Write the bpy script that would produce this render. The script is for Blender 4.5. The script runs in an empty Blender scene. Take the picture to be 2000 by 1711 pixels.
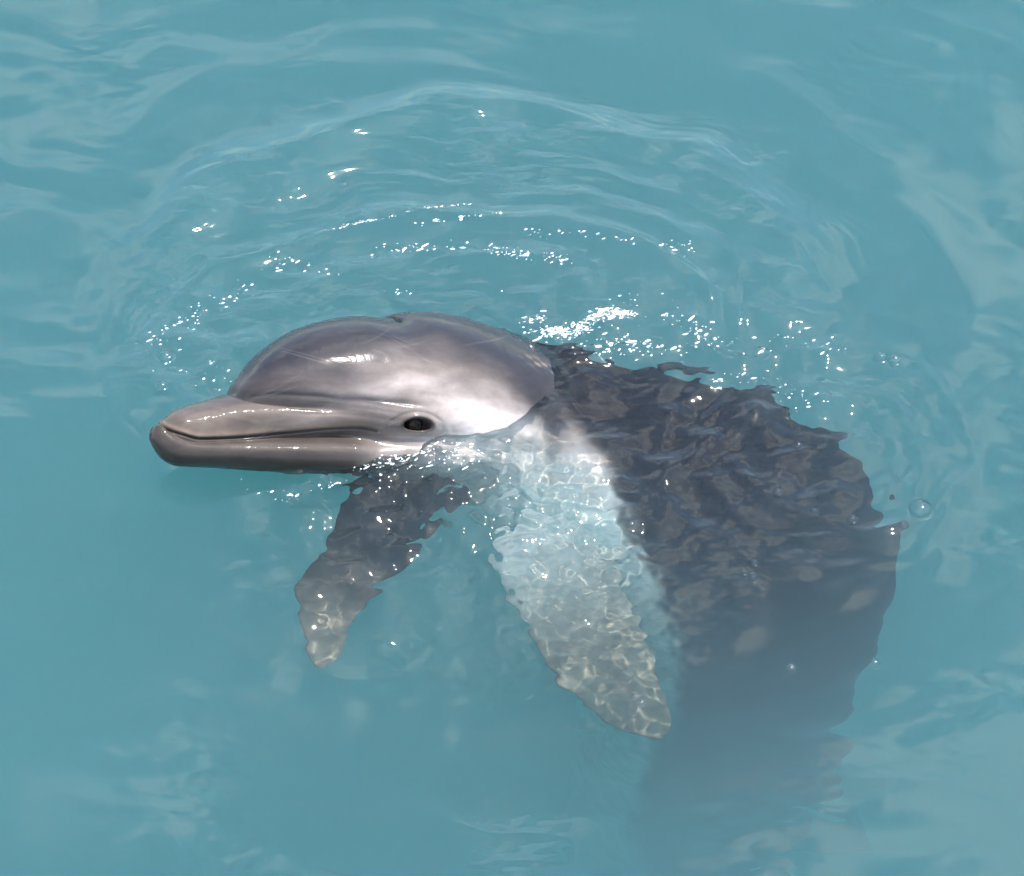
import bpy, math, random
import numpy as np
from mathutils import Vector, Matrix

random.seed(7)
rng = np.random.default_rng(11)
scene = bpy.context.scene
COL = scene.collection
R = math.radians

# ------------------------------------------------------------------ camera
cam_data = bpy.data.cameras.new("camera")
cam = bpy.data.objects.new("camera", cam_data)
COL.objects.link(cam)
cam.location = (0.0, -3.182, 3.122)
cam.rotation_euler = (R(45), 0, 0)
cam_data.sensor_width = 36
cam_data.lens = 129.6
cam_data.clip_start = 0.05
cam_data.clip_end = 2000
scene.camera = cam

# ------------------------------------------------------------------ sky and sun
SUN_DIR = Vector((0.32, 0.13, 0.94)).normalized()      # towards the sun
SUN_EL = math.asin(SUN_DIR.z)
SUN_AZ = math.atan2(SUN_DIR.x, SUN_DIR.y)               # clockwise from +Y

world = bpy.data.worlds.new("World")
scene.world = world
world.use_nodes = True
wn, wl = world.node_tree.nodes, world.node_tree.links
wn.clear()
w_out = wn.new("ShaderNodeOutputWorld")
w_bg = wn.new("ShaderNodeBackground")
w_bg.inputs["Strength"].default_value = 0.15
sky = wn.new("ShaderNodeTexSky")
sky.sky_type = 'NISHITA'
sky.sun_disc = False
sky.sun_elevation = SUN_EL
sky.sun_rotation = SUN_AZ
# broken fair-weather cloud over the whole dome
w_tc = wn.new("ShaderNodeTexCoord")
w_n = wn.new("ShaderNodeTexNoise")
w_n.inputs["Scale"].default_value = 2.6
w_n.inputs["Detail"].default_value = 7
w_n.inputs["Roughness"].default_value = .58
w_n.inputs["Distortion"].default_value = .5
w_n.noise_dimensions = '4D'
w_n.inputs["W"].default_value = 3.7
wl.new(w_tc.outputs["Generated"], w_n.inputs["Vector"])
w_cr = wn.new("ShaderNodeMapRange")
w_cr.interpolation_type = 'SMOOTHSTEP'
w_cr.inputs["From Min"].default_value = .50
w_cr.inputs["From Max"].default_value = .70
w_cr.inputs["To Max"].default_value = .78
wl.new(w_n.outputs["Fac"], w_cr.inputs["Value"])
w_mix = wn.new("ShaderNodeMix")
w_mix.data_type = 'RGBA'
w_mix.inputs[7].default_value = (12.0, 11.6, 11.0, 1)
wl.new(w_cr.outputs[0], w_mix.inputs[0])
wl.new(sky.outputs[0], w_mix.inputs[6])
wl.new(w_mix.outputs[2], w_bg.inputs["Color"])
wl.new(w_bg.outputs[0], w_out.inputs["Surface"])

sun_data = bpy.data.lights.new("sun", 'SUN')
sun_data.energy = 2.4
sun_data.angle = R(0.53)
sun_data.color = (1.0, 0.95, 0.88)
sun = bpy.data.objects.new("sun", sun_data)
COL.objects.link(sun)
sun.rotation_euler = SUN_DIR.to_track_quat('Z', 'Y').to_euler()
sun_data.cycles.is_caustics_light = True                # sunlight is focused by the ripples

vs = scene.view_settings
vs.view_transform = 'Standard'
vs.look = 'None'
vs.gamma = 1.0
vs.exposure = 1.18
vs.use_curve_mapping = False

cy = scene.cycles
cy.max_bounces = 10
cy.diffuse_bounces = 4
cy.glossy_bounces = 4
cy.transmission_bounces = 8
cy.volume_bounces = 4
cy.transparent_max_bounces = 8
cy.caustics_refractive = True
cy.caustics_reflective = True
cy.blur_glossy = 1.0
cy.sample_clamp_indirect = 10.0
cy.use_denoising = True
cy.use_adaptive_sampling = False
cy.time_limit = 600

# ------------------------------------------------------------------ helpers
def mesh_from_arrays(name, verts, quads, smooth=True):
    me = bpy.data.meshes.new(name)
    nv, nf = len(verts), len(quads)
    k = quads.shape[1]
    me.vertices.add(nv)
    me.vertices.foreach_set("co", np.ascontiguousarray(verts, dtype=np.float32).ravel())
    me.loops.add(nf * k)
    me.loops.foreach_set("vertex_index", np.ascontiguousarray(quads, dtype=np.int32).ravel())
    me.polygons.add(nf)
    me.polygons.foreach_set("loop_start", np.arange(0, nf * k, k, dtype=np.int32))
    me.polygons.foreach_set("loop_total", np.full(nf, k, dtype=np.int32))
    me.polygons.foreach_set("use_smooth", np.full(nf, smooth, dtype=bool))
    me.update(calc_edges=True)
    me.validate()
    return me

def link(name, me, mat=None, parent=None):
    o = bpy.data.objects.new(name, me)
    COL.objects.link(o)
    if mat is not None:
        me.materials.append(mat)
    if parent is not None:
        o.parent = parent
    return o

def grid_quads(n, m, wrap=False):
    i = np.arange(n - 1)[:, None]
    jm = m if wrap else m - 1
    j = np.arange(jm)[None, :]
    j2 = (j + 1) % m
    return np.stack([(i * m + j), (i * m + j2), ((i + 1) * m + j2), ((i + 1) * m + j)], axis=-1).reshape(-1, 4)

def sstep(a, b, x):
    t = np.clip((x - a) / (b - a), 0, 1)
    return t * t * (3 - 2 * t)

def pchip(xs, ys):
    xs, ys = np.array(xs, float), np.array(ys, float)
    h = np.diff(xs)
    d = np.diff(ys) / h
    m = np.zeros_like(ys)
    for i in range(1, len(xs) - 1):
        if d[i - 1] * d[i] > 0:
            w1, w2 = 2 * h[i] + h[i - 1], h[i] + 2 * h[i - 1]
            m[i] = (w1 + w2) / (w1 / d[i - 1] + w2 / d[i])
    m[0], m[-1] = d[0], d[-1]
    def f(x):
        x = np.clip(x, xs[0], xs[-1])
        i = np.clip(np.searchsorted(xs, x) - 1, 0, len(h) - 1)
        t = (x - xs[i]) / h[i]
        return ((2*t**3 - 3*t**2 + 1) * ys[i] + (t**3 - 2*t**2 + t) * h[i] * m[i]
                + (-2*t**3 + 3*t**2) * ys[i + 1] + (t**3 - t**2) * h[i] * m[i + 1])
    return f

def band_noise(nx, ny, step, wavelength, spread=0.35, aniso=None):
    """random field with one dominant wavelength, unit rms"""
    w = rng.standard_normal((ny, nx))
    F = np.fft.rfft2(w)
    ky = np.fft.fftfreq(ny, step)[:, None]
    kx = np.fft.rfftfreq(nx, step)[None, :]
    if aniso is not None:
        a, q = aniso
        u = kx * math.cos(a) + ky * math.sin(a)
        v = -kx * math.sin(a) + ky * math.cos(a)
        k = np.sqrt(u * u + (v * q) ** 2)
    else:
        k = np.sqrt(kx * kx + ky * ky)
    k0 = 1.0 / wavelength
    F *= np.exp(-((np.log(np.maximum(k, 1e-6) / k0)) / spread) ** 2)
    f = np.fft.irfft2(F, s=(ny, nx))
    return f / f.std()

def node_mat(name):
    m = bpy.data.materials.new(name)
    m.use_nodes = True
    m.node_tree.nodes.clear()
    return m, m.node_tree.nodes, m.node_tree.links

# ------------------------------------------------------------------ water surface
def water_material():
    m, n, l = node_mat("sea_water")
    out = n.new("ShaderNodeOutputMaterial")
    fres = n.new("ShaderNodeFresnel"); fres.inputs["IOR"].default_value = 1.333
    refr = n.new("ShaderNodeBsdfRefraction")
    refr.inputs["IOR"].default_value = 1.333
    refr.inputs["Roughness"].default_value = 0.0
    glo = n.new("ShaderNodeBsdfGlossy")
    glo.inputs["Roughness"].default_value = 0.06
    glo.inputs["Color"].default_value = (1, 1, 1, 1)
    mix = n.new("ShaderNodeMixShader")
    l.new(fres.outputs[0], mix.inputs[0])
    l.new(refr.outputs[0], mix.inputs[1])
    l.new(glo.outputs[0], mix.inputs[2])
    l.new(mix.outputs[0], out.inputs["Surface"])
    return m

def murk_material():
    m, n, l = node_mat("murky_water")
    out = n.new("ShaderNodeOutputMaterial")
    sc = n.new("ShaderNodeVolumeScatter")
    sc.inputs["Color"].default_value = (0.93, 1.0, 1.0, 1)
    sc.inputs["Density"].default_value = 1.15
    sc.inputs["Anisotropy"].default_value = -0.32
    ab = n.new("ShaderNodeVolumeAbsorption")
    ab.inputs["Color"].default_value = (0.24, 0.985, 0.950, 1)
    ab.inputs["Density"].default_value = 1.5
    add = n.new("ShaderNodeAddShader")
    l.new(sc.outputs[0], add.inputs[0]); l.new(ab.outputs[0], add.inputs[1])
    l.new(add.outputs[0], out.inputs["Volume"])
    return m

X0, X1, Y0, Y1, STEP = -0.86, 0.86, -0.86, 0.94, 0.0021
NX, NY = int((X1 - X0) / STEP) + 1, int((Y1 - Y0) / STEP) + 1
xin = X0 + STEP * np.arange(NX)
yin = Y0 + STEP * np.arange(NY)

def blob(x, y, cx, cyy, rx, ry, ang=0.0):
    c, s = math.cos(ang), math.sin(ang)
    u = (x - cx) * c + (y - cyy) * s
    v = -(x - cx) * s + (y - cyy) * c
    return np.exp(-((u / rx) ** 2 + (v / ry) ** 2))

def swell(x, y):
    h = np.zeros(np.broadcast(x, y).shape)
    for lam, a, ang, ph in ((1.9, .0120, 1.9, .4), (1.25, .0085, 1.45, 2.2), (0.83, .0055, 2.3, 1.0),
                            (0.55, .0028, 1.1, 4.0), (0.41, .0018, 2.0, 5.2), (0.33, .0012, 0.6, 3.3)):
        k = 2 * math.pi / lam
        h = h + a * np.sin(k * (x * math.cos(ang) + y * math.sin(ang)) + ph)
    return h

def polar_noise(r, th, lam, q):
    nr, nt = 640, 720
    t = band_noise(nr, nt, .002, lam, .4, (0.0, q))           # rows: angle, columns: radius
    u = np.clip(r / .002, 0, nr - 2); v = ((th + math.pi) / (2 * math.pi) * nt) % nt
    i, j = u.astype(int), v.astype(int) % nt
    fu, fv = u - i, v - np.floor(v)
    j2 = (j + 1) % nt
    return (t[j, i] * (1 - fu) + t[j, i + 1] * fu) * (1 - fv) + (t[j2, i] * (1 - fu) + t[j2, i + 1] * fu) * fv

def water_height():
    x, y = np.meshgrid(xin, yin)
    bn = lambda lam, sp=.35, an=None: band_noise(NX, NY, STEP, lam, sp, an)
    n30, n14 = bn(.30), bn(.14)
    h = swell(x, y)
    # --- ring waves spreading from the head
    dx, dy = x + 0.05, y - 0.11
    th = np.arctan2(dy, dx)
    r1 = np.sqrt(dx * dx * .94 + dy * dy) + .012 * n30 + .004 * n14
    far = sstep(-.25, .35, dy + .15 * dx)                       # rings are strong on the far side
    d = r1 - .432 + .010 * np.sin(3 * th + 1.0) + .006 * np.sin(7 * th)
    h += .0150 * far * (.65 + .35 * np.cos(th - 2.3)) * (1 + .14 * np.clip(n14, -2, 2)) * np.where(d > 0, np.exp(-(d / .029) ** 2), np.exp(-(d / .060) ** 2))
    d = r1 - .60
    h += .0030 * (.4 + .6 * far) * np.exp(-(d / .05) ** 2)
    d = r1 - .74
    h += .0030 * np.exp(-(d / .05) ** 2) * (.5 + .5 * np.sin(th * 1.3 + 1))
    r2 = np.sqrt((x + .09) ** 2 / 2.1 + (y - .10) ** 2) + .007 * n30 + .003 * n14
    d = r2 - .235
    h += .0060 * sstep(-.1, .12, y - .05) * np.where(d > 0, np.exp(-(d / .011) ** 2), np.exp(-(d / .028) ** 2))
    d = r2 - .15
    h += .0040 * sstep(-.1, .1, y) * np.exp(-(d / .022) ** 2)
    # --- rings round the body on the right and by the flippers
    for cx, cyy, rr, aa, ww in ((.36, -.10, .13, .0022, .010), (.36, -.10, .175, .0016, .010), (.36, -.10, .095, .0018, .010),
                                (.40, -.06, .15, .0018, .008), (-.18, -.17, .10, .0022, .014), (-.18, -.17, .15, .0016, .016)):
        rr_ = np.sqrt((x - cx) ** 2 + (y - cyy) ** 2) + .006 * n14 + .004 * n30
        h += aa * np.exp(-((rr_ - rr) / ww) ** 2)
    # --- where the surface is disturbed
    throat = 1.25 * blob(x, y, -.07, -.135, .17, .075, -.1)
    chest = blob(x, y, .04, -.20, .13, .12)
    nape = blob(x, y, .18, .09, .20, .085, -.25)
    back = blob(x, y, .36, -.05, .20, .14, -.35)
    flank = blob(x, y, .26, -.20, .24, .14)
    beak = blob(x, y, -.36, .04, .10, .14, .5)
    arc = np.exp(-((r2 - .175) / .045) ** 2) * sstep(-.02, .12, y)
    inner = sstep(.50, .40, r1) * sstep(-.25, .1, y)
    farr = blob(x, y, -.18, -.25, .14, .13)
    patches = .4 * sstep(.6, 1.6, n30 + .5 * n14)
    for px, py, rx, ry in ((-0.365, -0.666, 0.100, 0.050), (-0.501, -0.297, 0.035, 0.020), (-0.361, -0.281, 0.035, 0.025), (-0.268, -0.297, 0.030, 0.025), (-0.105, -0.377, 0.070, 0.035), (0.568, -0.216, 0.060, 0.025), (0.514, -0.491, 0.040, 0.015), (-0.006, -0.659, 0.050, 0.060), (0.331, 0.432, 0.035, 0.030), (-0.401, 0.391, 0.075, 0.045), (0.000, 0.550, 0.120, 0.030), (0.221, 0.503, 0.100, 0.025), (0.447, 0.015, 0.080, 0.030)):
        patches = patches + 1.5 * blob(x, y, px, py, rx, ry, .25) * sstep(-1.0, .8, n14)                 # cat's-paws of fine ripples
    crest = np.exp(-((r1 - .395) / .03) ** 2) * far * sstep(-.3, .8, n14 + n30)
    pre = np.exp(-((r1 - .475) / .03) ** 2) * sstep(.0, .5, np.cos(th - .95) - .55)
    # --- ripples: long, middle, short
    flat = (math.pi / 2, 2.0)
    calm = sstep(-.8, .9, n30 + .4 * bn(.5))                      # breeze comes and goes over the open water
    tilt = (1.25, 2.6)
    h += .0013 * bn(.15, .35, tilt) * (.35 + .65 * calm)
    h += .00050 * bn(.065, .35, tilt) * (.15 + .85 * calm)
    h += .00012 * bn(.028, .3, tilt) * (.05 + .95 * calm) * calm
    tipr = blob(x, y, .10, -.36, .13, .10)
    h += .0018 * bn(.085) * np.clip(.14 + .9 * throat + .9 * back + .8 * nape + .35 * inner + .4 * flank + .4 * beak + .6 * farr, 0, 1.3)
    h += .0012 * bn(.042, .35, flat) * np.clip(.02 + 1.0 * throat + .8 * chest + .42 * back + .6 * nape + .15 * inner + .2 * flank + .3 * beak + 1.0 * farr + .2 * arc + .22 * patches, 0, 1.4)
    h += .00090 * bn(.032) * np.clip(.9 * throat + 1.1 * chest + .5 * nape, 0, 1.4)
    h += .00034 * bn(.017) * np.clip(1.1 * throat + .9 * chest + .5 * tipr + .4 * farr + .12 * back, 0, 1.3)
    h += .00036 * bn(.022, .3, flat) * np.clip(.004 + 1.2 * throat + 1.0 * chest + .2 * back + .7 * nape + .10 * inner + .15 * flank + .4 * beak + .9 * farr + .7 * tipr + .4 * arc + .75 * patches + .9 * crest, 0, 1.6)
    h += .00011 * bn(.0115, .25, flat) * np.clip(.9 * throat + .6 * chest + .5 * back + 1.3 * nape + .10 * inner + .2 * flank + .6 * beak + .2 * farr + 1.0 * arc + 1.3 * patches + 1.9 * crest, 0, 2.2)
    # ripples drawn out along the rings
    th2 = np.arctan2(y - .10, (x + .09) / 1.45)
    h += .0011 * polar_noise(r2, th2, .055, 3.0) * np.clip(.15 + .9 * inner + .3 * flank, 0, 1)
    h += .00050 * polar_noise(r2, th2, .026, 3.5) * np.clip(.03 + .8 * inner + .5 * beak + .2 * back, 0, 1.2)
    h += .00016 * polar_noise(r2, th2, .013, 4.0) * np.clip(.01 + .6 * inner + .7 * beak + .15 * back, 0, 1.2)
    # fine capillary trains running ahead of the big ring
    h += .00022 * np.sin(2 * math.pi * r1 / .0125) * pre
    h += .00012 * np.sin(2 * math.pi * (r2 + .002 * n14) / .010) * np.exp(-((r2 - .27) / .025) ** 2) * sstep(0, .1, y)
    # fade the detail out at the rim of the fine area
    e = np.minimum(np.minimum(x - X0, X1 - x), np.minimum(y - Y0, Y1 - y))
    f = sstep(0.0, .10, e)
    return f * h + (1 - f) * swell(x, y)

def build_water():
    grow = 0.0021 * 1.28 ** np.arange(1, 44)
    off = np.cumsum(grow)
    xs = np.concatenate([X0 - off[::-1], xin, xin[-1] + off])
    ys = np.concatenate([Y0 - off[::-1], yin, yin[-1] + off])
    k = len(off)
    def outer(gx, gy):
        z = swell(gx, gy)
        outside = np.maximum(np.maximum(X0 - gx, gx - X1), np.maximum(Y0 - gy, gy - Y1))
        return z * (1 - sstep(6.0, 30.0, outside))
    gx, gy = np.meshgrid(xs, ys)
    z = outer(gx, gy)
    z[k:k + NY, k:k + NX] = water_height()
    top = mesh_from_arrays("water_surface", np.stack([gx, gy, z], -1).reshape(-1, 3), grid_quads(len(ys), len(xs)))
    o = link("water_surface", top, water_material())
    o["kind"] = "structure"
    o.cycles.is_caustics_caster = True
    # the body of murky water itself: a closed volume whose lid hugs the rippled surface from just above
    b = 6
    pick = lambda n: np.concatenate([np.arange(k), k + np.append(np.arange(0, n - 1, b), n - 1), k + n + np.arange(k)])
    ix, iy = pick(NX), pick(NY)
    zm = np.full_like(z, -9.0)
    pad = np.pad(z, b, mode='edge')
    rows = np.full_like(pad, -9.0)
    for d in range(-b, b + 1):
        rows = np.maximum(rows, np.roll(pad, d, 0))
    full = np.full_like(pad, -9.0)
    for d in range(-b, b + 1):
        full = np.maximum(full, np.roll(rows, d, 1))
    zm = full[b:-b, b:-b]
    cx, cyy = xs[ix], ys[iy]
    hx, hy = np.meshgrid(cx, cyy)
    lid = np.where((hx >= X0) & (hx <= xin[-1]) & (hy >= Y0) & (hy <= yin[-1]), zm[np.ix_(iy, ix)], outer(hx, hy)) + .003
    ny, nx = hx.shape
    v = np.stack([hx, hy, lid], -1).reshape(-1, 3)
    q = grid_quads(ny, nx)
    rim = np.concatenate([np.arange(nx), np.arange(1, ny) * nx + nx - 1,
                          (ny - 1) * nx + np.arange(nx - 2, -1, -1), np.arange(ny - 2, 0, -1) * nx])
    n0, m = len(v), len(rim)
    low = v[rim].copy(); low[:, 2] = -7.0
    i = np.arange(m); j = (i + 1) % m
    sides = np.stack([rim[j], rim[i], n0 + i, n0 + j], -1)
    me = bpy.data.meshes.new("water")
    me.from_pydata(np.concatenate([v, low]).tolist(), [], q.tolist() + sides.tolist() + [list(range(n0 + m - 1, n0 - 1, -1))])
    w = link("water", me, murk_material())
    w["kind"] = "structure"
    return o, z[k:k + NY, k:k + NX]

water, WZ = build_water()

def water_z(x, y):
    i = min(max((x - X0) / STEP, 0), NX - 2); j = min(max((y - Y0) / STEP, 0), NY - 2)
    return float(WZ[int(round(j)), int(round(i))])

# ------------------------------------------------------------------ seabed
def build_seabed():
    m, n, l = node_mat("sand")
    out = n.new("ShaderNodeOutputMaterial"); b = n.new("ShaderNodeBsdfPrincipled")
    tx = n.new("ShaderNodeTexNoise"); tx.inputs["Scale"].default_value = 3.0; tx.inputs["Detail"].default_value = 6
    cr = n.new("ShaderNodeValToRGB")
    cr.color_ramp.elements[0].color = (.24, .22, .17, 1); cr.color_ramp.elements[1].color = (.36, .33, .26, 1)
    l.new(tx.outputs["Fac"], cr.inputs[0]); l.new(cr.outputs[0], b.inputs["Base Color"])
    b.inputs["Roughness"].default_value = .9
    l.new(b.outputs[0], out.inputs["Surface"])
    s = np.linspace(-1, 1, 90); s = np.sign(s) * np.abs(s) ** 3 * 300
    gx, gy = np.meshgrid(s, s)
    z = -4.2 + .12 * np.sin(gx * .9 + .7 * np.sin(gy * .4)) * np.exp(-(gx**2 + gy**2) / 4000)
    me = mesh_from_arrays("seabed", np.stack([gx, gy, z], -1).reshape(-1, 3), grid_quads(90, 90))
    o = link("seabed", me, m)
    o["kind"] = "structure"
build_seabed()

# ------------------------------------------------------------------ dolphin
SPINE = [(0.0, (-0.4227, -0.1334, 0.0823)), (.12, (-0.3104, -0.0872, 0.0362)), (.24, (-0.1981, -0.0409, -0.0100)), (.347, (-0.0980, 0.0004, -0.0511)),
         (.455, (.000, .020, -.120)), (.625, (.148, -.030, -.190)), (.73, (.222, -.078, -.240)), (.84, (.252, -.118, -.370)),
         (1.01, (.252, -.083, -.740)), (1.22, (.240, -.028, -1.120)), (1.55, (.200, .020, -1.48)), (1.95, (.06, .100, -1.84)), (2.30, (-.11, .160, -2.12))]
DORSAL = [(0.0, (0, .707, .707)), (.35, (0, .707, .707)), (.455, (.25, .65, .70)), (.625, (.58, .50, .62)), (.84, (.93, .28, .22)),
          (1.2, (.97, .2, .1)), (2.3, (.85, .2, .5))]

def curve3(tab):
    s = [t[0] for t in tab]
    fs = [pchip(s, [t[1][k] for t in tab]) for k in range(3)]
    return lambda x: np.stack([f(x) for f in fs], -1)

def nrm(v):
    return v / np.linalg.norm(v, axis=-1, keepdims=True)

def smooth1(f, x, w):
    return sum(f(x + w * k) for k in (-1, -.5, 0, .5, 1)) / 5

def spine_frames(s):
    c = curve3(SPINE); d = curve3(DORSAL)
    w = .05 * sstep(.28, .5, s)
    P = sum(c(s + w * k) for k in np.linspace(-1, 1, 9)) / 9
    # straight run along the head
    tan = nrm(np.gradient(P, s, axis=0))
    head_t = nrm(np.array([0.3247, 0.1338, -0.1334]))
    m = sstep(.30, .36, s)[:, None]
    tan = nrm(tan * m + head_t * (1 - m))
    D = nrm(sum(d(s + .06 * k) for k in np.linspace(-1, 1, 9)) / 9)
    D = nrm(D - tan * np.sum(D * tan, -1, keepdims=True))
    L = np.cross(tan, D)                                   # animal's left, towards the viewer
    return P, tan, D, L

def ell(top, bot, w, c, s_):
    """far distance from the axis to an ellipse (top, bottom, half width) along direction (c up, s_ sideways)"""
    cy_ = (top + bot) / 2; h = np.maximum((top - bot) / 2, 1e-5); w = np.maximum(w, 1e-5)
    A = (c / h) ** 2 + (s_ / w) ** 2
    B = -2 * c * cy_ / h ** 2
    C = (cy_ / h) ** 2 - 1
    disc = B * B - 4 * A * C
    r = (-B + np.sqrt(np.maximum(disc, 0))) / (2 * A)
    return np.where((disc > 0) & (r > 0), r, 0.0)

def smax(a, b, k):
    m = np.maximum(a, b)
    return m + k * np.log(np.exp((a - m) / k) + np.exp((b - m) / k))

def round_in(s, s0, e):
    t = np.clip((s - s0) / e, 0, 1)
    return np.sqrt(np.clip(1 - (1 - t) ** 2, 0, 1))

mouth_y = pchip([-.01, .008, .016, .028, .049, .083, .141, .191, .217, .231, .240], [.014, .012, .004, -.002, -.0075, -.0062, -.0003, .0045, .0055, .0038, .0010])
up_top = pchip([.008, .014, .028, .047, .073, .098, .14, .21, .29, .38], [.012, .0165, .0255, .0325, .0400, .0470, .051, .050, .046, .03])
up_w = pchip([.010, .028, .055, .09, .13, .17, .21, .26, .33, .40], [.018, .026, .032, .039, .052, .066, .078, .090, .100, .098])
lo_bot = pchip([0, .005, .012, .033, .080, .118, .169, .225, .29, .35, .44], [-.012, -.022, -.029, -.0395, -.0420, -.0480, -.0565, -.0630, -.068, -.075, -.09])
lo_w = pchip([0, .012, .03, .055, .09, .13, .17, .21, .26, .33, .40], [.017, .020, .026, .032, .039, .050, .062, .073, .085, .097, .098])
me_top = pchip([.086, .096, .104, .113, .128, .150, .180, .213, .246, .284, .314, .338, .370, .402, .438, .475, .53, .62, .75, .9, 1.05, 1.25, 1.5, 1.8, 2.1, 2.3],
               [.030, .046, .0585, .0690, .0880, .107, .1245, .1350, .1405, .1425, .1450, .1462, .1460, .1450, .144, .1455, .156, .196, .238, .206, .164, .134, .108, .076, .040, .018])
me_bot = pchip([.086, .12, .155, .19, .25, .33, .39, .45, .53, .62, .75, .9, 1.05, 1.25, 1.5, 1.8, 2.1, 2.3],
               [.024, .015, .0, -.016, -.045, -.074, -.096, -.122, -.142, -.158, -.170, -.172, -.160, -.135, -.105, -.07, -.040, -.018])
me_w = pchip([.086, .096, .108, .127, .152, .19, .25, .33, .39, .45, .53, .62, .75, .9, 1.05, 1.25, 1.5, 1.8, 2.1, 2.3],
             [.012, .022, .034, .049, .062, .076, .094, .110, .119, .131, .146, .164, .180, .184, .176, .148, .108, .058, .026, .012])

EYE = (.2780, .0080)      # along, up (head frame)

def build_dolphin():
    s = np.concatenate([np.linspace(0, 1, 40, endpoint=False) ** 2 * .02, np.arange(.02, .50, .0011), np.arange(.50, 1.2, .005), np.arange(1.2, 2.301, .014)])
    NT = 520
    th = np.linspace(0, 2 * math.pi, NT, endpoint=False)
    S, TH = np.meshgrid(s, th, indexing='ij')
    c, sn = np.cos(TH), np.sin(TH)
    my = mouth_y(S)
    # upper jaw
    tu, bu = up_top(S), my - .016
    ku = round_in(S, .0115, .022)
    mid = my + .006
    ru = ell(mid + (tu - mid) * ku, mid + (bu - mid) * ku, up_w(S) * ku, c, sn) * (S > .0115)
    # lower jaw
    tl, bl = my + .0035, lo_bot(S)
    kl = round_in(S, 0, .020)
    mid = (tl + bl) / 2
    mid = np.where(S < .03, np.minimum(mid, -.008), mid)
    rl = ell(mid + (tl - mid) * np.maximum(kl, .02), mid + (bl - mid) * np.maximum(kl, .02), lo_w(S) * np.maximum(kl, .02), c, sn)
    rm = ell(me_top(S), me_bot(S), me_w(S), c, sn) * (S > .086)
    rj = smax(ru, rl, .0008)
    r = np.where(S > .086, smax(rj, rm, .0016 + .010 * sstep(.16, .32, S)), rj)
    r = np.maximum(r, 2e-4)
    # soften the section seams a little along the body (not the jaw line)
    Yh, Zh = r * c, r * sn                                   # head-frame up / side
    # ---- small relief
    disp = np.zeros_like(r)
    disp -= .0035 * np.exp(-((rj - rm) / .0045) ** 2) * (S > .086) * sstep(.24, .14, S)     # crease under the melon
    side = np.abs(Zh)
    d_m = np.abs(Yh - my)
    gm = np.exp(-(d_m / .0016) ** 2) * (S < .250) * sstep(.246, .234, S) * sstep(.0, .012, S)
    disp -= .0042 * gm
    disp += .0012 * np.exp(-((Yh - my + .006) / .004) ** 2) * sstep(.02, .05, S) * sstep(.25, .20, S)     # lower lip roll
    # little cleft at the chin tip
    # eye: orbit bulge, lids, folds
    ex, ey = S - EYE[0], Yh - EYE[1]
    el = np.sqrt((ex / .0155) ** 2 + ((ey + .12 * ex + 6 * ex ** 2) / .0070) ** 2)
    disp += .0050 * np.exp(-((ex - .004) / .036) ** 2 - ((ey - .006) / .026) ** 2)
    disp -= .0125 * sstep(1.04, .80, el)
    disp += .0011 * np.exp(-((el - 1.25) / .25) ** 2)
    disp -= .0017 * np.exp(-((el - 1.95) / .28) ** 2) * sstep(.25, -.6, ey / .01) 
    disp -= .0015 * np.exp(-((el - 2.0) / .25) ** 2) * sstep(-.2, .6, ey / .01)
    disp -= .0010 * np.exp(-((el - 2.9) / .35) ** 2) * sstep(.3, -.8, ey / .012)
    # grooves running from the melon crease back over the eye, and below it
    for amp, pts, w in ((.0018, ([.09, .14, .19, .24, .29], [.0435, .046, .044, .038, .028]), .0032),
                        (.0010, ([.12, .17, .22, .27], [.038, .036, .029, .019]), .0028),
                        (.0008, ([.14, .19, .24, .27], [.022, .022, .016, .010]), .0028),
                        (.0008, ([.24, .29, .34, .39], [-.014, -.018, -.022, -.028]), .0028),
                        (.0005, ([.32, .37, .42], [-.002, -.006, -.012]), .0022),
                        (.0005, ([.33, .38, .43], [.010, .008, .003]), .0022),
                        (.0005, ([.34, .39, .44], [-.014, -.020, -.028]), .0022)):
        yy = pchip(*pts)(S)
        ends = sstep(pts[0][0] - .01, pts[0][0] + .03, S) * sstep(pts[0][-1] + .01, pts[0][-1] - .03, S)
        disp -= amp * np.exp(-((Yh - yy) / w) ** 2) * ends
    # blowhole: a crescent dent on the crown
    bx, bz = S - .288, Zh - .016
    top = sstep(.06, .10, Yh)
    disp -= .0050 * np.exp(-(bx / .024) ** 2 - (bz / .055) ** 2) * top
    cres = np.abs(np.sqrt((bx + .014) ** 2 + (bz * .8) ** 2) - .019)
    disp -= .010 * np.exp(-(cres / .0028) ** 2) * top * sstep(-.004, .002, bx)
    disp += .0012 * np.exp(-((bx - .022) / .010) ** 2 - (bz / .035) ** 2) * top
    # chest and neck folds
    for x0, a in ((.405, .0008), (.43, .0008)):
        disp -= a * np.exp(-((S - x0 - .12 * (Yh + .02)) / .0035) ** 2) * sstep(.09, .03, Yh) * sstep(-.14, -.07, Yh)
    r2 = np.maximum(r + disp, 1e-4)
    P, tan, D, L = spine_frames(s)
    V = P[:, None, :] + (r2 * c)[..., None] * D[:, None, :] + (r2 * sn)[..., None] * L[:, None, :]
    n, m = V.shape[:2]
    verts = V.reshape(-1, 3)
    quads = grid_quads(n, m, wrap=True)
    # ---- skin pigment (albedo): dark cape, grey sides, pale throat and belly; jaw and eye shade painted in
    ang = np.abs(((TH + math.pi) % (2 * math.pi)) - math.pi)             # 0 back .. pi belly
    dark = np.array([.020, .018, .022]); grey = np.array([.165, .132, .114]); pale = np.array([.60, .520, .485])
    beakc = np.array([.108, .082, .066])
    nz = np.zeros_like(S)
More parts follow.
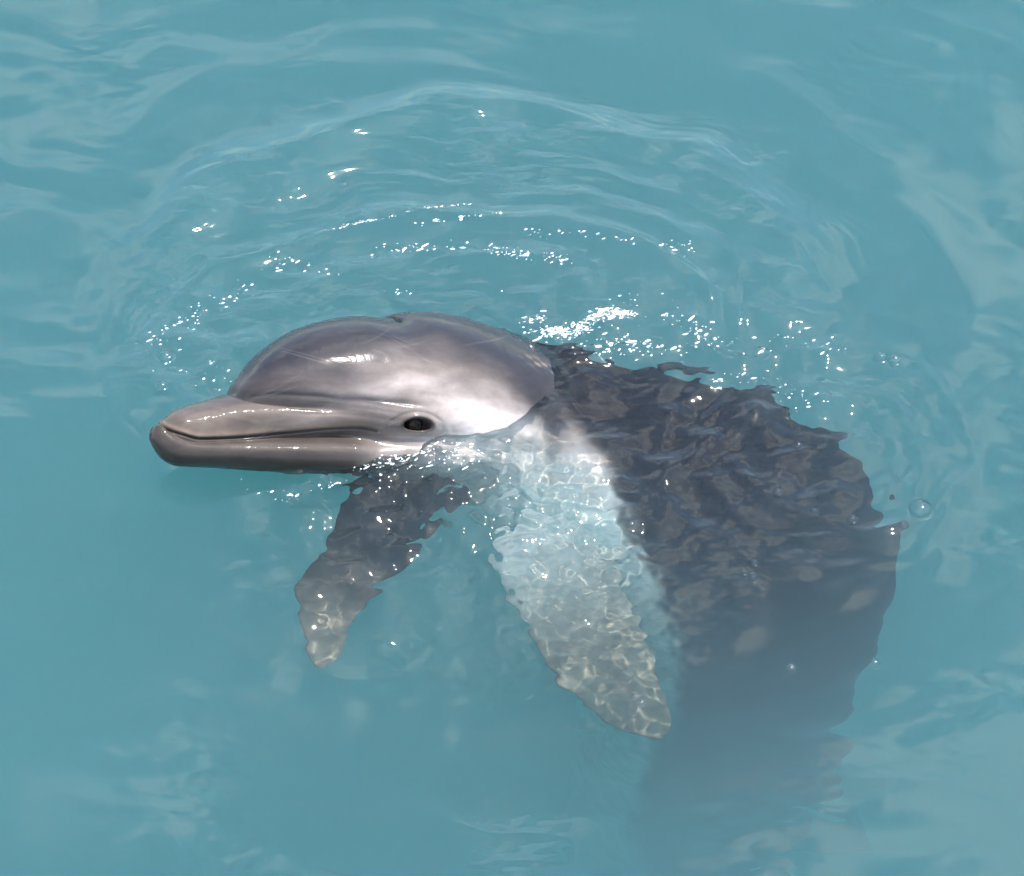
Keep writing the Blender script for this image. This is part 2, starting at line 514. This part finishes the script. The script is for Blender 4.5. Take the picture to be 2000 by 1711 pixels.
    for lam, a in ((.12, .004), (.12, .004), (.12, .004), (.06, .0025), (.06, .0025), (.06, .0025), (.06, .0025), (.03, .0013), (.03, .0013), (.03, .0013), (.03, .0013)):
        kd = nrm(rng.standard_normal(3)) * 2 * math.pi / lam
        nz += a * np.sin(kd[0] * S * .6 + kd[1] * Yh + kd[2] * Zh + rng.uniform(0, 6.28))
    Yn = Yh + nz
    cape_line = pchip([0, .08, .11, .16, .22, .28, .34, .40, .46, .52, .58], [.06, .050, .046, .056, .074, .086, .078, .044, -.005, -.03, -.05])(S)
    wd_head = sstep(-.026, .030, Yn - cape_line)
    wd_head = np.maximum(wd_head, .72 * sstep(.24, .13, S) * sstep(.030, .046, Yh))
    stripe = pchip([.09, .14, .20, .25, .30], [.044, .046, .043, .036, .024])(S)
    wd_head = np.maximum(wd_head, .95 * np.exp(-((Yh - stripe + .3 * nz) / .005) ** 2) * sstep(.09, .11, S) * sstep(.30, .22, S))
    stripe = pchip([.09, .14, .20, .25, .30], [.036, .036, .030, .022, .012])(S)
    wd_head = np.maximum(wd_head, .5 * np.exp(-((Yh - stripe + .3 * nz) / .007) ** 2) * sstep(.11, .14, S) * sstep(.29, .22, S))
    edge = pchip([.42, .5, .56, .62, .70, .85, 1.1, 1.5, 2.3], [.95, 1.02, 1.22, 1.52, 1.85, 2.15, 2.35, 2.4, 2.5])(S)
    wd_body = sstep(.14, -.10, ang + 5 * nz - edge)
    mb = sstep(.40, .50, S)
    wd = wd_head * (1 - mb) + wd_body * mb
    wp = sstep(.24, .35, S - .30 * np.maximum(Yn, 0)) * sstep(.080, .035, Yn)
    wp = np.maximum(wp, .42 * np.exp(-((S - .262) / .075) ** 2 - ((Yn - .052) / .017) ** 2))
    wp = np.maximum(wp, .30 * np.exp(-((S - .19) / .08) ** 2 - ((Yn - .085) / .016) ** 2))
    wp = np.maximum(wp, .22 * sstep(.13, .26, S) * sstep(-.004, -.03, Yn))
    colr = grey[None, None] * np.ones(S.shape + (1,))
    wb = sstep(.17, .09, S)[..., None]
    colr = colr * (1 - wb) + beakc * wb
    wb = (sstep(.016, .034, Yh) * sstep(.13, .05, S) * .5)[..., None]
    colr = colr * (1 - wb) + dark * 1.5 * wb
    colr = colr * (1 - wp[..., None]) + pale * wp[..., None]
    belly = (sstep(.38, .50, S) * sstep(1.2, 1.7, ang) * (1 - .75 * sstep(.56, .70, S)))[..., None]
    colr = colr * (1 - belly) + np.array([.80, .71, .64]) * belly
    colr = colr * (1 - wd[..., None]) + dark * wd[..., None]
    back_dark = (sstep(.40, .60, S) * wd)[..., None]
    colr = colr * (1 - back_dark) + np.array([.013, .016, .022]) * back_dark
    jaw = (sstep(.001, -.004, Yh - my) * sstep(.27, .20, S) * .85)[..., None]  # lower jaw darkened: underside shade painted into the skin colour
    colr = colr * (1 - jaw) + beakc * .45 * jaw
    chin = (sstep(-.008, -.036, Yh) * sstep(.26, .17, S) * .8)[..., None]  # deeper painted shade towards the bottom of the chin
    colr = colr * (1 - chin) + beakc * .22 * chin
    # warm lip edge, dark mouth line, dark eye surround with fold shade painted in, darker blowhole slit
    lip = np.exp(-((Yh - my - .004) / .004) ** 2) * sstep(.25, .20, S) * .4
    colr = colr * (1 - lip[..., None]) + np.array([.36, .25, .18]) * lip[..., None]
    colr = colr * (1 - .85 * np.exp(-(d_m / .0020) ** 2) * (S < .240))[..., None]
    we = .55 * np.exp(-((el - 1.0) / 1.0) ** 2) + .35 * np.exp(-((ex + .06) / .06) ** 2 - ((ey - .006) / .010) ** 2)
    colr = colr * (1 - we[..., None]) + np.array([.085, .068, .060]) * we[..., None]
    we = sstep(1.45, .95, el) * .95
    colr = colr * (1 - we[..., None]) + np.array([.016, .011, .009]) * we[..., None]
    we = (np.exp(-(cres / .0035) ** 2) * top * (bx > -.006))
    colr = colr * (1 - .8 * we[..., None])
    # old tooth-rake scratches
    for _ in range(40):
        x0, y0, ln, sl = rng.uniform(.10, .46), rng.uniform(-.02, .12), rng.uniform(.008, .026), rng.uniform(-.9, .9)
        for kk in range(int(rng.integers(1, 4))):
            dd = np.abs(Yh - y0 - kk * .0042 - sl * (S - x0) - 3 * (S - x0) ** 2)
            wsc = np.exp(-(dd / .0007) ** 2) * np.exp(-((S - x0) / ln) ** 4) * rng.uniform(.04, .13) * (sn > 0 if rng.random() < .8 else sn < 0)
            colr = colr * (1 - wsc[..., None]) + np.array([.40, .36, .35]) * wsc[..., None]
    # worn, scuffed skin along the neck ridge
    sc_ = sstep(.002, .008, nz + .004 * np.sin(S * 300) * np.sin(TH * 60)) * np.exp(-((S - .425) / .04) ** 2 - ((Yh - .112) / .006) ** 2)
    colr = colr * (1 - .55 * sc_[..., None]) + np.array([.42, .31, .24]) * .55 * sc_[..., None]
    colr = colr.reshape(-1, 3)

    # ---- fins and flippers as lofted foils joined into the same skin
    vs_, qs_, cs_ = [verts], [quads], [colr]
    base = len(verts)
    def foil(lead, trail, thick, color_fn, ns=70, nc=36):
        nonlocal base
        u = np.linspace(0, 1, ns); k = np.linspace(0, 1, len(lead))
        Ld = np.stack([pchip(k, [p[i] for p in lead])(u) for i in range(3)], -1)
        Tr = np.stack([pchip(k, [p[i] for p in trail])(u) for i in range(3)], -1)
        tip = round_in(1 - u, 0, .16)[:, None]
        mid = (Ld + Tr) / 2
        Ld, Tr = mid + (Ld - mid) * np.maximum(tip, .03), mid + (Tr - mid) * np.maximum(tip, .03)
        ch = Tr - Ld
        sp = np.gradient(mid, axis=0)
        nn = nrm(np.cross(ch, sp))
        a = np.linspace(0, 2 * math.pi, nc, endpoint=False)
        xx = .5 - .5 * np.cos(a)
        tt = np.sign(np.sin(a)) * (1.9 * np.sqrt(np.clip(xx, 0, 1)) * (1 - xx) ** .9)
        t = (thick[0] * (1 - u) + thick[1] * u)[:, None] * np.maximum(tip, .05)
        V = Ld[:, None, :] + ch[:, None, :] * xx[None, :, None] + nn[:, None, :] * (t * tt[None, :])[..., None]
        q = grid_quads(ns, nc, wrap=True) + base
        tipv = V[-1].mean(0)
        vs_.append(V.reshape(-1, 3)); qs_.append(q)
        cs_.append(np.stack([np.broadcast_to(color_fn(uu), (nc, 3)) for uu in u]).reshape(-1, 3))
        base += ns * nc
        j = np.arange(nc)
        last = base - nc
        vs_.append(tipv[None]); cs_.append(np.array([color_fn(1.0)]))
        qs_.append(np.stack([last + j, last + (j + 1) % nc, np.full(nc, base), np.full(nc, base)], -1))
        base += 1
    near_lead = [(.04, -.05, -.15), (-.021, -.178, -.110), (.024, -.295, -.135), (.086, -.382, -.165), (.156, -.428, -.195)]
    near_trail = [(.14, -.05, -.15), (.113, -.123, -.125), (.141, -.238, -.140), (.174, -.340, -.165), (.200, -.408, -.195)]
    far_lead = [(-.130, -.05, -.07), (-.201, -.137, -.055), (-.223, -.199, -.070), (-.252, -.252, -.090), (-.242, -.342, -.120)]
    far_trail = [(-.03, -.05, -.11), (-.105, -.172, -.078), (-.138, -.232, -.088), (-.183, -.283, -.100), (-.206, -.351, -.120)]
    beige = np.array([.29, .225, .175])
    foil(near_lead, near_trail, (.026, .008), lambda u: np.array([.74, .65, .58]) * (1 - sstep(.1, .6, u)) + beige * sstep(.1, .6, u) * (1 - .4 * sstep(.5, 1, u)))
    foil(far_lead, far_trail, (.026, .008), lambda u: np.array([.022, .024, .027]) * (1 - sstep(.35, 1.0, u)) + beige * .8 * sstep(.35, 1.0, u))  # dark flipper skin, with the head's shadow painted in towards the root
    Pd, td, Dd, Ldd = spine_frames(np.array([1.15, 1.18, 1.22, 1.26, 1.30, 1.36, 1.40, 1.44]))
    def back(i, h, sh): return Pd[i] + Dd[i] * h + td[i] * sh
    foil([back(1, .13, 0), back(2, .18, .01), back(3, .23, .04), back(4, .27, .07), back(5, .29, .06)],
         [back(7, .08, 0), back(7, .14, .0), back(6, .19, .02), back(6, .25, .03), back(6, .285, .04)], (.022, .006), lambda u: dark)
    Pt, tt_, Dt, Lt = spine_frames(np.array([2.16, 2.2, 2.24, 2.28, 2.30]))
    for sg in (1, -1):
        foil([Pt[1], Pt[2] + sg * Lt[2] * .08, Pt[3] + sg * Lt[3] * .16, Pt[4] + sg * Lt[4] * .22 + tt_[4] * .05, Pt[4] + sg * Lt[4] * .26 + tt_[4] * .10],
             [Pt[4] + tt_[4] * .05, Pt[4] + sg * Lt[4] * .07 + tt_[4] * .085, Pt[4] + sg * Lt[4] * .15 + tt_[4] * .09, Pt[4] + sg * Lt[4] * .22 + tt_[4] * .10, Pt[4] + sg * Lt[4] * .26 + tt_[4] * .12],
             (.018, .005), lambda u: dark)
    # close the nose and tail ends
    V = np.concatenate(vs_); Q = np.concatenate(qs_); Cc = np.concatenate(cs_)
    nose, tail = len(V), len(V) + 1
    V = np.concatenate([V, P[:1], P[-1:]]); Cc = np.concatenate([Cc, colr[:1], colr[-1:]])
    j = np.arange(m)
    capn = np.stack([(j + 1) % m, j, np.full(m, nose), np.full(m, nose)], -1)
    capt = np.stack([(n - 1) * m + j, (n - 1) * m + (j + 1) % m, np.full(m, tail), np.full(m, tail)], -1)
    Q = np.concatenate([Q, capn, capt])
    tri = Q[:, 2] == Q[:, 3]
    me = bpy.data.meshes.new("skin")
    q4, q3 = Q[~tri], Q[tri][:, :3]
    me.vertices.add(len(V)); me.vertices.foreach_set("co", V.astype(np.float32).ravel())
    me.loops.add(len(q4) * 4 + len(q3) * 3)
    me.loops.foreach_set("vertex_index", np.concatenate([q4.ravel(), q3.ravel()]).astype(np.int32))
    me.polygons.add(len(q4) + len(q3))
    me.polygons.foreach_set("loop_start", np.concatenate([np.arange(len(q4)) * 4, len(q4) * 4 + np.arange(len(q3)) * 3]).astype(np.int32))
    me.polygons.foreach_set("loop_total", np.concatenate([np.full(len(q4), 4), np.full(len(q3), 3)]).astype(np.int32))
    me.polygons.foreach_set("use_smooth", np.ones(len(q4) + len(q3), bool))
    me.update(calc_edges=True)
    at = me.color_attributes.new("pigment_and_shade", 'FLOAT_COLOR', 'POINT')
    film = sstep(-.004, .004, V[:, 2])[:, None]                     # a water film shines only on skin that is in the air
    rgba = np.concatenate([Cc, film], -1)
    at.data.foreach_set("color", rgba.astype(np.float32).ravel())
    # eye seat, measured on the finished surface
    i = int(np.argmin(np.abs(s - EYE[0])))
    jj = int(np.argmin(np.abs(Yh[i, :NT // 2] - EYE[1])))
    rr = r[i, jj] + .0065
    eyes = []
    for sg in (1, -1):
        eyes.append((P[i] + D[i] * (EYE[1] + .0025) + sg * L[i] * (np.sqrt(max(rr ** 2 - EYE[1] ** 2, 0)) - .0152), tan[i], D[i], sg * L[i]))
    return me, eyes

def skin_material():
    m, n, l = node_mat("wet_dolphin_skin")
    out = n.new("ShaderNodeOutputMaterial"); b = n.new("ShaderNodeBsdfPrincipled")
    at = n.new("ShaderNodeAttribute"); at.attribute_name = "pigment_and_shade"
    co = n.new("ShaderNodeTexCoord")
    n1 = n.new("ShaderNodeTexNoise"); n1.inputs["Scale"].default_value = 14; n1.inputs["Detail"].default_value = 6; n1.inputs["Distortion"].default_value = .6
    n2 = n.new("ShaderNodeTexNoise"); n2.inputs["Scale"].default_value = 160; n2.inputs["Detail"].default_value = 4
    l.new(co.outputs["Object"], n1.inputs["Vector"]); l.new(co.outputs["Object"], n2.inputs["Vector"])
    r1 = n.new("ShaderNodeMapRange"); r1.inputs["From Min"].default_value = .3; r1.inputs["From Max"].default_value = .7
    r1.inputs["To Min"].default_value = .76; r1.inputs["To Max"].default_value = 1.20
    l.new(n1.outputs["Fac"], r1.inputs["Value"])
    r2 = n.new("ShaderNodeMapRange"); r2.inputs["From Min"].default_value = .3; r2.inputs["From Max"].default_value = .7
    r2.inputs["To Min"].default_value = .95; r2.inputs["To Max"].default_value = 1.05
    l.new(n2.outputs["Fac"], r2.inputs["Value"])
    mu = n.new("ShaderNodeMath"); mu.operation = 'MULTIPLY'
    l.new(r1.outputs[0], mu.inputs[0]); l.new(r2.outputs[0], mu.inputs[1])
    mps = n.new("ShaderNodeMapping"); mps.inputs["Rotation"].default_value = (0, -.30, -.33); mps.inputs["Scale"].default_value = (7, 75, 75)
    n5 = n.new("ShaderNodeTexNoise"); n5.inputs["Scale"].default_value = 1.0; n5.inputs["Detail"].default_value = 5; n5.inputs["Distortion"].default_value = .4
    l.new(co.outputs["Object"], mps.inputs["Vector"]); l.new(mps.outputs[0], n5.inputs["Vector"])
    r5 = n.new("ShaderNodeMapRange"); r5.inputs["From Min"].default_value = .3; r5.inputs["From Max"].default_value = .7
    r5.inputs["To Min"].default_value = .78; r5.inputs["To Max"].default_value = 1.22
    l.new(n5.outputs["Fac"], r5.inputs["Value"])
    mu0 = mu
    mu = n.new("ShaderNodeMath"); mu.operation = 'MULTIPLY'
    l.new(mu0.outputs[0], mu.inputs[0]); l.new(r5.outputs[0], mu.inputs[1])
    sc = n.new("ShaderNodeVectorMath"); sc.operation = 'SCALE'
    l.new(at.outputs["Color"], sc.inputs[0]); l.new(mu.outputs[0], sc.inputs["Scale"])
    l.new(sc.outputs[0], b.inputs["Base Color"])
    b.inputs["Roughness"].default_value = .6
    sp = n.new("ShaderNodeMath"); sp.operation = 'MULTIPLY'; sp.inputs[1].default_value = .25
    l.new(at.outputs["Alpha"], sp.inputs[0]); l.new(sp.outputs[0], b.inputs["Specular IOR Level"])
    ct = n.new("ShaderNodeMath"); ct.operation = 'MULTIPLY'; ct.inputs[1].default_value = .8
    l.new(at.outputs["Alpha"], ct.inputs[0]); l.new(ct.outputs[0], b.inputs["Coat Weight"])
    b.inputs["Coat Roughness"].default_value = .06
    b.inputs["Coat IOR"].default_value = 1.33
    bp = n.new("ShaderNodeBump"); bp.inputs["Strength"].default_value = .10; bp.inputs["Distance"].default_value = .002
    l.new(n2.outputs["Fac"], bp.inputs["Height"]); l.new(bp.outputs[0], b.inputs["Normal"])
    n3 = n.new("ShaderNodeTexNoise"); n3.inputs["Scale"].default_value = 30; n3.inputs["Detail"].default_value = 3; n3.inputs["Distortion"].default_value = 1.2
    l.new(co.outputs["Object"], n3.inputs["Vector"])
    bc = n.new("ShaderNodeBump"); bc.inputs["Strength"].default_value = .25; bc.inputs["Distance"].default_value = .004
    mp_ = n.new("ShaderNodeMapping"); mp_.inputs["Scale"].default_value = (9, 40, 40); mp_.inputs["Rotation"].default_value = (0, .3, .25)
    n4 = n.new("ShaderNodeTexNoise"); n4.inputs["Scale"].default_value = 1.0; n4.inputs["Detail"].default_value = 4; n4.inputs["Distortion"].default_value = 1.0
    l.new(co.outputs["Object"], mp_.inputs["Vector"]); l.new(mp_.outputs[0], n4.inputs["Vector"])
    r4 = n.new("ShaderNodeMapRange"); r4.inputs["From Min"].default_value = .4; r4.inputs["From Max"].default_value = .65
    r4.inputs["To Min"].default_value = .03; r4.inputs["To Max"].default_value = .20
    l.new(n4.outputs["Fac"], r4.inputs["Value"]); l.new(r4.outputs[0], b.inputs["Coat Roughness"])
    l.new(n3.outputs["Fac"], bc.inputs["Height"]); l.new(bc.outputs[0], b.inputs["Coat Normal"])
    l.new(b.outputs[0], out.inputs["Surface"])
    return m

dolphin = bpy.data.objects.new("dolphin", None)
dolphin.location = (-.1, -.02, -.03)
COL.objects.link(dolphin)
dolphin["label"] = "grey dolphin with pale cheeks lifting its head out of the teal water"
dolphin["category"] = "dolphin"
bpy.context.view_layer.update()
body_me, eyes = build_dolphin()
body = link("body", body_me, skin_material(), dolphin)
body.matrix_parent_inverse = dolphin.matrix_world.inverted()
body.cycles.is_caustics_receiver = True

def eye_material():
    m, n, l = node_mat("dark_eye")
    out = n.new("ShaderNodeOutputMaterial"); b = n.new("ShaderNodeBsdfPrincipled")
    tc = n.new("ShaderNodeTexCoord"); ln = n.new("ShaderNodeVectorMath"); ln.operation = 'LENGTH'
    sep = n.new("ShaderNodeSeparateXYZ"); cmb = n.new("ShaderNodeCombineXYZ")
    l.new(tc.outputs["Object"], sep.inputs[0]); l.new(sep.outputs["X"], cmb.inputs["X"]); l.new(sep.outputs["Y"], cmb.inputs["Y"])
    l.new(cmb.outputs[0], ln.inputs[0])
    cr = n.new("ShaderNodeValToRGB")
    e = cr.color_ramp.elements
    e[0].position = 0; e[0].color = (.002, .002, .002, 1)
    e[1].position = 1; e[1].color = (.012, .008, .006, 1)
    x = e.new(.0045 / .014); x.color = (.002, .002, .002, 1)
    x = e.new(.0055 / .014); x.color = (.010, .006, .004, 1)
    mp = n.new("ShaderNodeMath"); mp.operation = 'DIVIDE'; mp.inputs[1].default_value = .014
    l.new(ln.outputs["Value"], mp.inputs[0]); l.new(mp.outputs[0], cr.inputs[0])
    l.new(cr.outputs[0], b.inputs["Base Color"])
    b.inputs["Roughness"].default_value = .03
    b.inputs["Specular IOR Level"].default_value = .18
    l.new(b.outputs[0], out.inputs["Surface"])
    return m
EYE_MAT = eye_material()
for p, t, d, lat in eyes:
    k = np.linspace(0, math.pi, 24); a = np.linspace(0, 2 * math.pi, 32, endpoint=False)
    rad = .0112
    v = np.stack([rad * np.outer(np.sin(k), np.cos(a)), rad * np.outer(np.sin(k), np.sin(a)), rad * np.outer(np.cos(k), np.ones(32)) * (1 + .04 * np.exp(-(k[:, None] / .35) ** 2))], -1)
    me = mesh_from_arrays("eye", v.reshape(-1, 3), grid_quads(24, 32, wrap=True)[:, ::-1])
    o = link("eye", me, EYE_MAT, dolphin)
    mw = Matrix.Identity(4)
    for i in range(3):
        mw[i][0], mw[i][1], mw[i][2], mw[i][3] = t[i], d[i], lat[i], p[i]
    o.matrix_parent_inverse = dolphin.matrix_world.inverted()
    o.matrix_basis = mw

# ------------------------------------------------------------------ foam flecks, with white beads painted in as sun glints
def foam_glint_material():
    m, n, l = node_mat("froth_and_glints")
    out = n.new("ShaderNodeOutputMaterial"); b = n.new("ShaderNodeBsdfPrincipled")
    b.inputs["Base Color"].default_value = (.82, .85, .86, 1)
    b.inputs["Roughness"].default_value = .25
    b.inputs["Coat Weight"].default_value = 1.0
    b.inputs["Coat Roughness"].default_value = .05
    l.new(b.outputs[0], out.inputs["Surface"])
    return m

def bead(nu=7, nk=4):
    """small low dome, open below"""
    k = np.linspace(0, .62 * math.pi, nk + 1)[1:]
    a = np.linspace(0, 2 * math.pi, nu, endpoint=False)
    v = [np.array([[0, 0, 1.0]])]
    for t in k:
        v.append(np.stack([np.sin(t) * np.cos(a), np.sin(t) * np.sin(a), np.full(nu, np.cos(t))], -1))
    v = np.concatenate(v)
    f = [(0, 1 + j, 1 + (j + 1) % nu, 0) for j in range(nu)]
    for i in range(nk - 1):
        b0 = 1 + i * nu
        f += [(b0 + j, b0 + nu + j, b0 + nu + (j + 1) % nu, b0 + (j + 1) % nu) for j in range(nu)]
    return v, f

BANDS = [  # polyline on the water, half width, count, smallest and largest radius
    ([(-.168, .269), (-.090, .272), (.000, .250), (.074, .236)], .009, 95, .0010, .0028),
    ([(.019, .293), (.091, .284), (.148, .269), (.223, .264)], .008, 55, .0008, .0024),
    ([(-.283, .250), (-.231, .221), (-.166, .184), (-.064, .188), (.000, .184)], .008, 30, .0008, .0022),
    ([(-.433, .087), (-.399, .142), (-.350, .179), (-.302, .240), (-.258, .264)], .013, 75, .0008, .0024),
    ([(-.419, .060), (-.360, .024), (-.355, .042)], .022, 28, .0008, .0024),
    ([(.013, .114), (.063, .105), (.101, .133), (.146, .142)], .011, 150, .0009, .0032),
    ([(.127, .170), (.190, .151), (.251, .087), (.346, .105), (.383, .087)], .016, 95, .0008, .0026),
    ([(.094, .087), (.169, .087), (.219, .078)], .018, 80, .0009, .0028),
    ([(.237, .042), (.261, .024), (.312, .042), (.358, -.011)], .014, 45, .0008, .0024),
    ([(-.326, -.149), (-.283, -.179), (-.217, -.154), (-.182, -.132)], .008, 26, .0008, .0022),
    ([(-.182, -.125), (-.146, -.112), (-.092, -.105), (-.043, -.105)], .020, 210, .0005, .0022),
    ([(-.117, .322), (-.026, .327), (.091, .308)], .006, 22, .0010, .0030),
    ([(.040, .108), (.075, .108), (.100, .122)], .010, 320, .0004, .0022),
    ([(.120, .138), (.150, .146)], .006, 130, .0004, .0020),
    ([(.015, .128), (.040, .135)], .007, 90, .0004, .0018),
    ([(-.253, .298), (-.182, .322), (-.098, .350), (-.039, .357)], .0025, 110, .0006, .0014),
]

def build_foam_glints():
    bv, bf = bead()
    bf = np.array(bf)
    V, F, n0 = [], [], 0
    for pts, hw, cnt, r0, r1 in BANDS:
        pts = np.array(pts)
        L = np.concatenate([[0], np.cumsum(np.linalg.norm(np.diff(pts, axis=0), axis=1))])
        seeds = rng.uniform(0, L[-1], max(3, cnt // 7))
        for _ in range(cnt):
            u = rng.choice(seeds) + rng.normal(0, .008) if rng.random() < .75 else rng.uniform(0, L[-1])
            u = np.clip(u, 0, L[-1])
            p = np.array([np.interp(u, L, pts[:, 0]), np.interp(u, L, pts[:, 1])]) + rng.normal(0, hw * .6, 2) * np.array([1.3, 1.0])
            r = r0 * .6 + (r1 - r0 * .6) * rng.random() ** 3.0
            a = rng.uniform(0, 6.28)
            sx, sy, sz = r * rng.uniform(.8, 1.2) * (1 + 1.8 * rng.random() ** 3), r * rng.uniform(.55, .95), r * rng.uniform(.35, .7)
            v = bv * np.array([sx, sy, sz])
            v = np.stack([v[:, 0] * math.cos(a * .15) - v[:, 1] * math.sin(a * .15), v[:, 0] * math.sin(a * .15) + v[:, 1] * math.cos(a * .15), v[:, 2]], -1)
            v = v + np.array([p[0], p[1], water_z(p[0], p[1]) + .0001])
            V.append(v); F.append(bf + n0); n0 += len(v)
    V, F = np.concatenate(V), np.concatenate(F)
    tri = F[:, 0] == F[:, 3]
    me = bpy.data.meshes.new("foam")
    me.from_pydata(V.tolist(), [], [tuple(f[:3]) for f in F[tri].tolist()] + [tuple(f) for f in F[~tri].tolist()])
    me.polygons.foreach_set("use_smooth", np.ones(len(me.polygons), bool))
    o = link("foam", me, foam_glint_material())  # real froth and painted sun glints share one mesh
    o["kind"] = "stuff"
    o["label"] = "white froth flecks and painted sun glints in arcs on the water round the head"
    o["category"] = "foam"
build_foam_glints()

# ------------------------------------------------------------------ floating bubbles
def bubble_material():
    m, n, l = node_mat("bubble_film")
    out = n.new("ShaderNodeOutputMaterial")
    tr = n.new("ShaderNodeBsdfTransparent"); tr.inputs["Color"].default_value = (.97, .98, .98, 1)
    gl = n.new("ShaderNodeBsdfGlossy"); gl.inputs["Roughness"].default_value = .08
    fr = n.new("ShaderNodeFresnel"); fr.inputs["IOR"].default_value = 1.6
    mx = n.new("ShaderNodeMixShader")
    l.new(fr.outputs[0], mx.inputs[0]); l.new(tr.outputs[0], mx.inputs[1]); l.new(gl.outputs[0], mx.inputs[2])
    l.new(mx.outputs[0], out.inputs["Surface"])
    return m

def bubble_mesh():
    nu = 28
    prof = [(math.sin(t), math.cos(t) * .78) for t in np.linspace(0, .5 * math.pi, 12)][1:]
    prof += [(1.06, -.03), (1.16, -.085), (1.30, -.12)]          # little skirt of raised water
    a = np.linspace(0, 2 * math.pi, nu, endpoint=False)
    v = [(0, 0, .78)]
    for r_, z_ in prof:
        v += [(r_ * math.cos(t), r_ * math.sin(t), z_) for t in a]
    f = [(0, 1 + j, 1 + (j + 1) % nu) for j in range(nu)]
    for i in range(len(prof) - 1):
        b0 = 1 + i * nu
        f += [(b0 + j, b0 + nu + j, b0 + nu + (j + 1) % nu, b0 + (j + 1) % nu) for j in range(nu)]
    me = bpy.data.meshes.new("bubble")
    me.from_pydata(v, [], f)
    me.polygons.foreach_set("use_smooth", np.ones(len(me.polygons), bool))
    me.materials.append(bubble_material())
    return me

BUBBLES = [
    (.480, -.176, .0135, "largest clear bubble floating at the right edge of the submerged back"),
    (.409, -.415, .0068, "small clear bubble alone in open water right of the lower back"),
    (.315, -.421, .0056, "clear bubble floating over the lower submerged flank, left of the lone right one"),
    (.278, -.280, .0062, "biggest bubble of the tight cluster over the middle of the dark flank"),
    (.268, -.272, .0042, "left small bubble of the tight cluster over the dark flank"),
    (.281, -.259, .0042, "upper small bubble of the tight cluster over the dark flank"),
    (.342, -.071, .0052, "bubble above the rippled back, nearest to the froth behind the head"),
    (.314, -.149, .0054, "leftmost bubble of the loose row across the rippled back"),
    (.355, -.180, .0048, "second bubble from the left in the row across the rippled back"),
    (.399, -.191, .0056, "third bubble from the left in the row across the rippled back"),
    (.457, -.205, .0048, "small bubble just left of and below the largest bubble"),
    (.138, -.454, .0042, "upper of two tiny bubbles over the near flipper's tip"),
    (.145, -.464, .0050, "lower of two tiny bubbles over the near flipper's tip"),
    (-.216, .401, .0050, "lone bubble in the ring of water behind the forehead"),
    (-.422, .062, .0095, "large bubble among white flecks behind the beak tip"),
    (-.422, .002, .0066, "smaller bubble close above the tip of the beak"),
    (.305, .081, .0095, "round bubble in the froth and glint trail right of the nape"),
    (.451, .078, .0078, "left one of the bubble pair at the far right of the froth and glint trail"),
    (.468, .074, .0078, "right one of the bubble pair at the far right of the froth and glint trail"),
    (-.137, -.275, .0044, "tiny bubble over the dark far flipper below the chin"),
]
bub = bubble_mesh()
for x, y, r_, lab in BUBBLES:
    o = bpy.data.objects.new("bubble", bub)
    COL.objects.link(o)
    o.location = (x, y, water_z(x, y) + r_ * .06)
    o.scale = (r_, r_, r_)
    o.rotation_euler = (0, 0, x * 37)
    o["label"] = lab
    o["category"] = "bubble"
    o["group"] = "bubbles floating on the water"
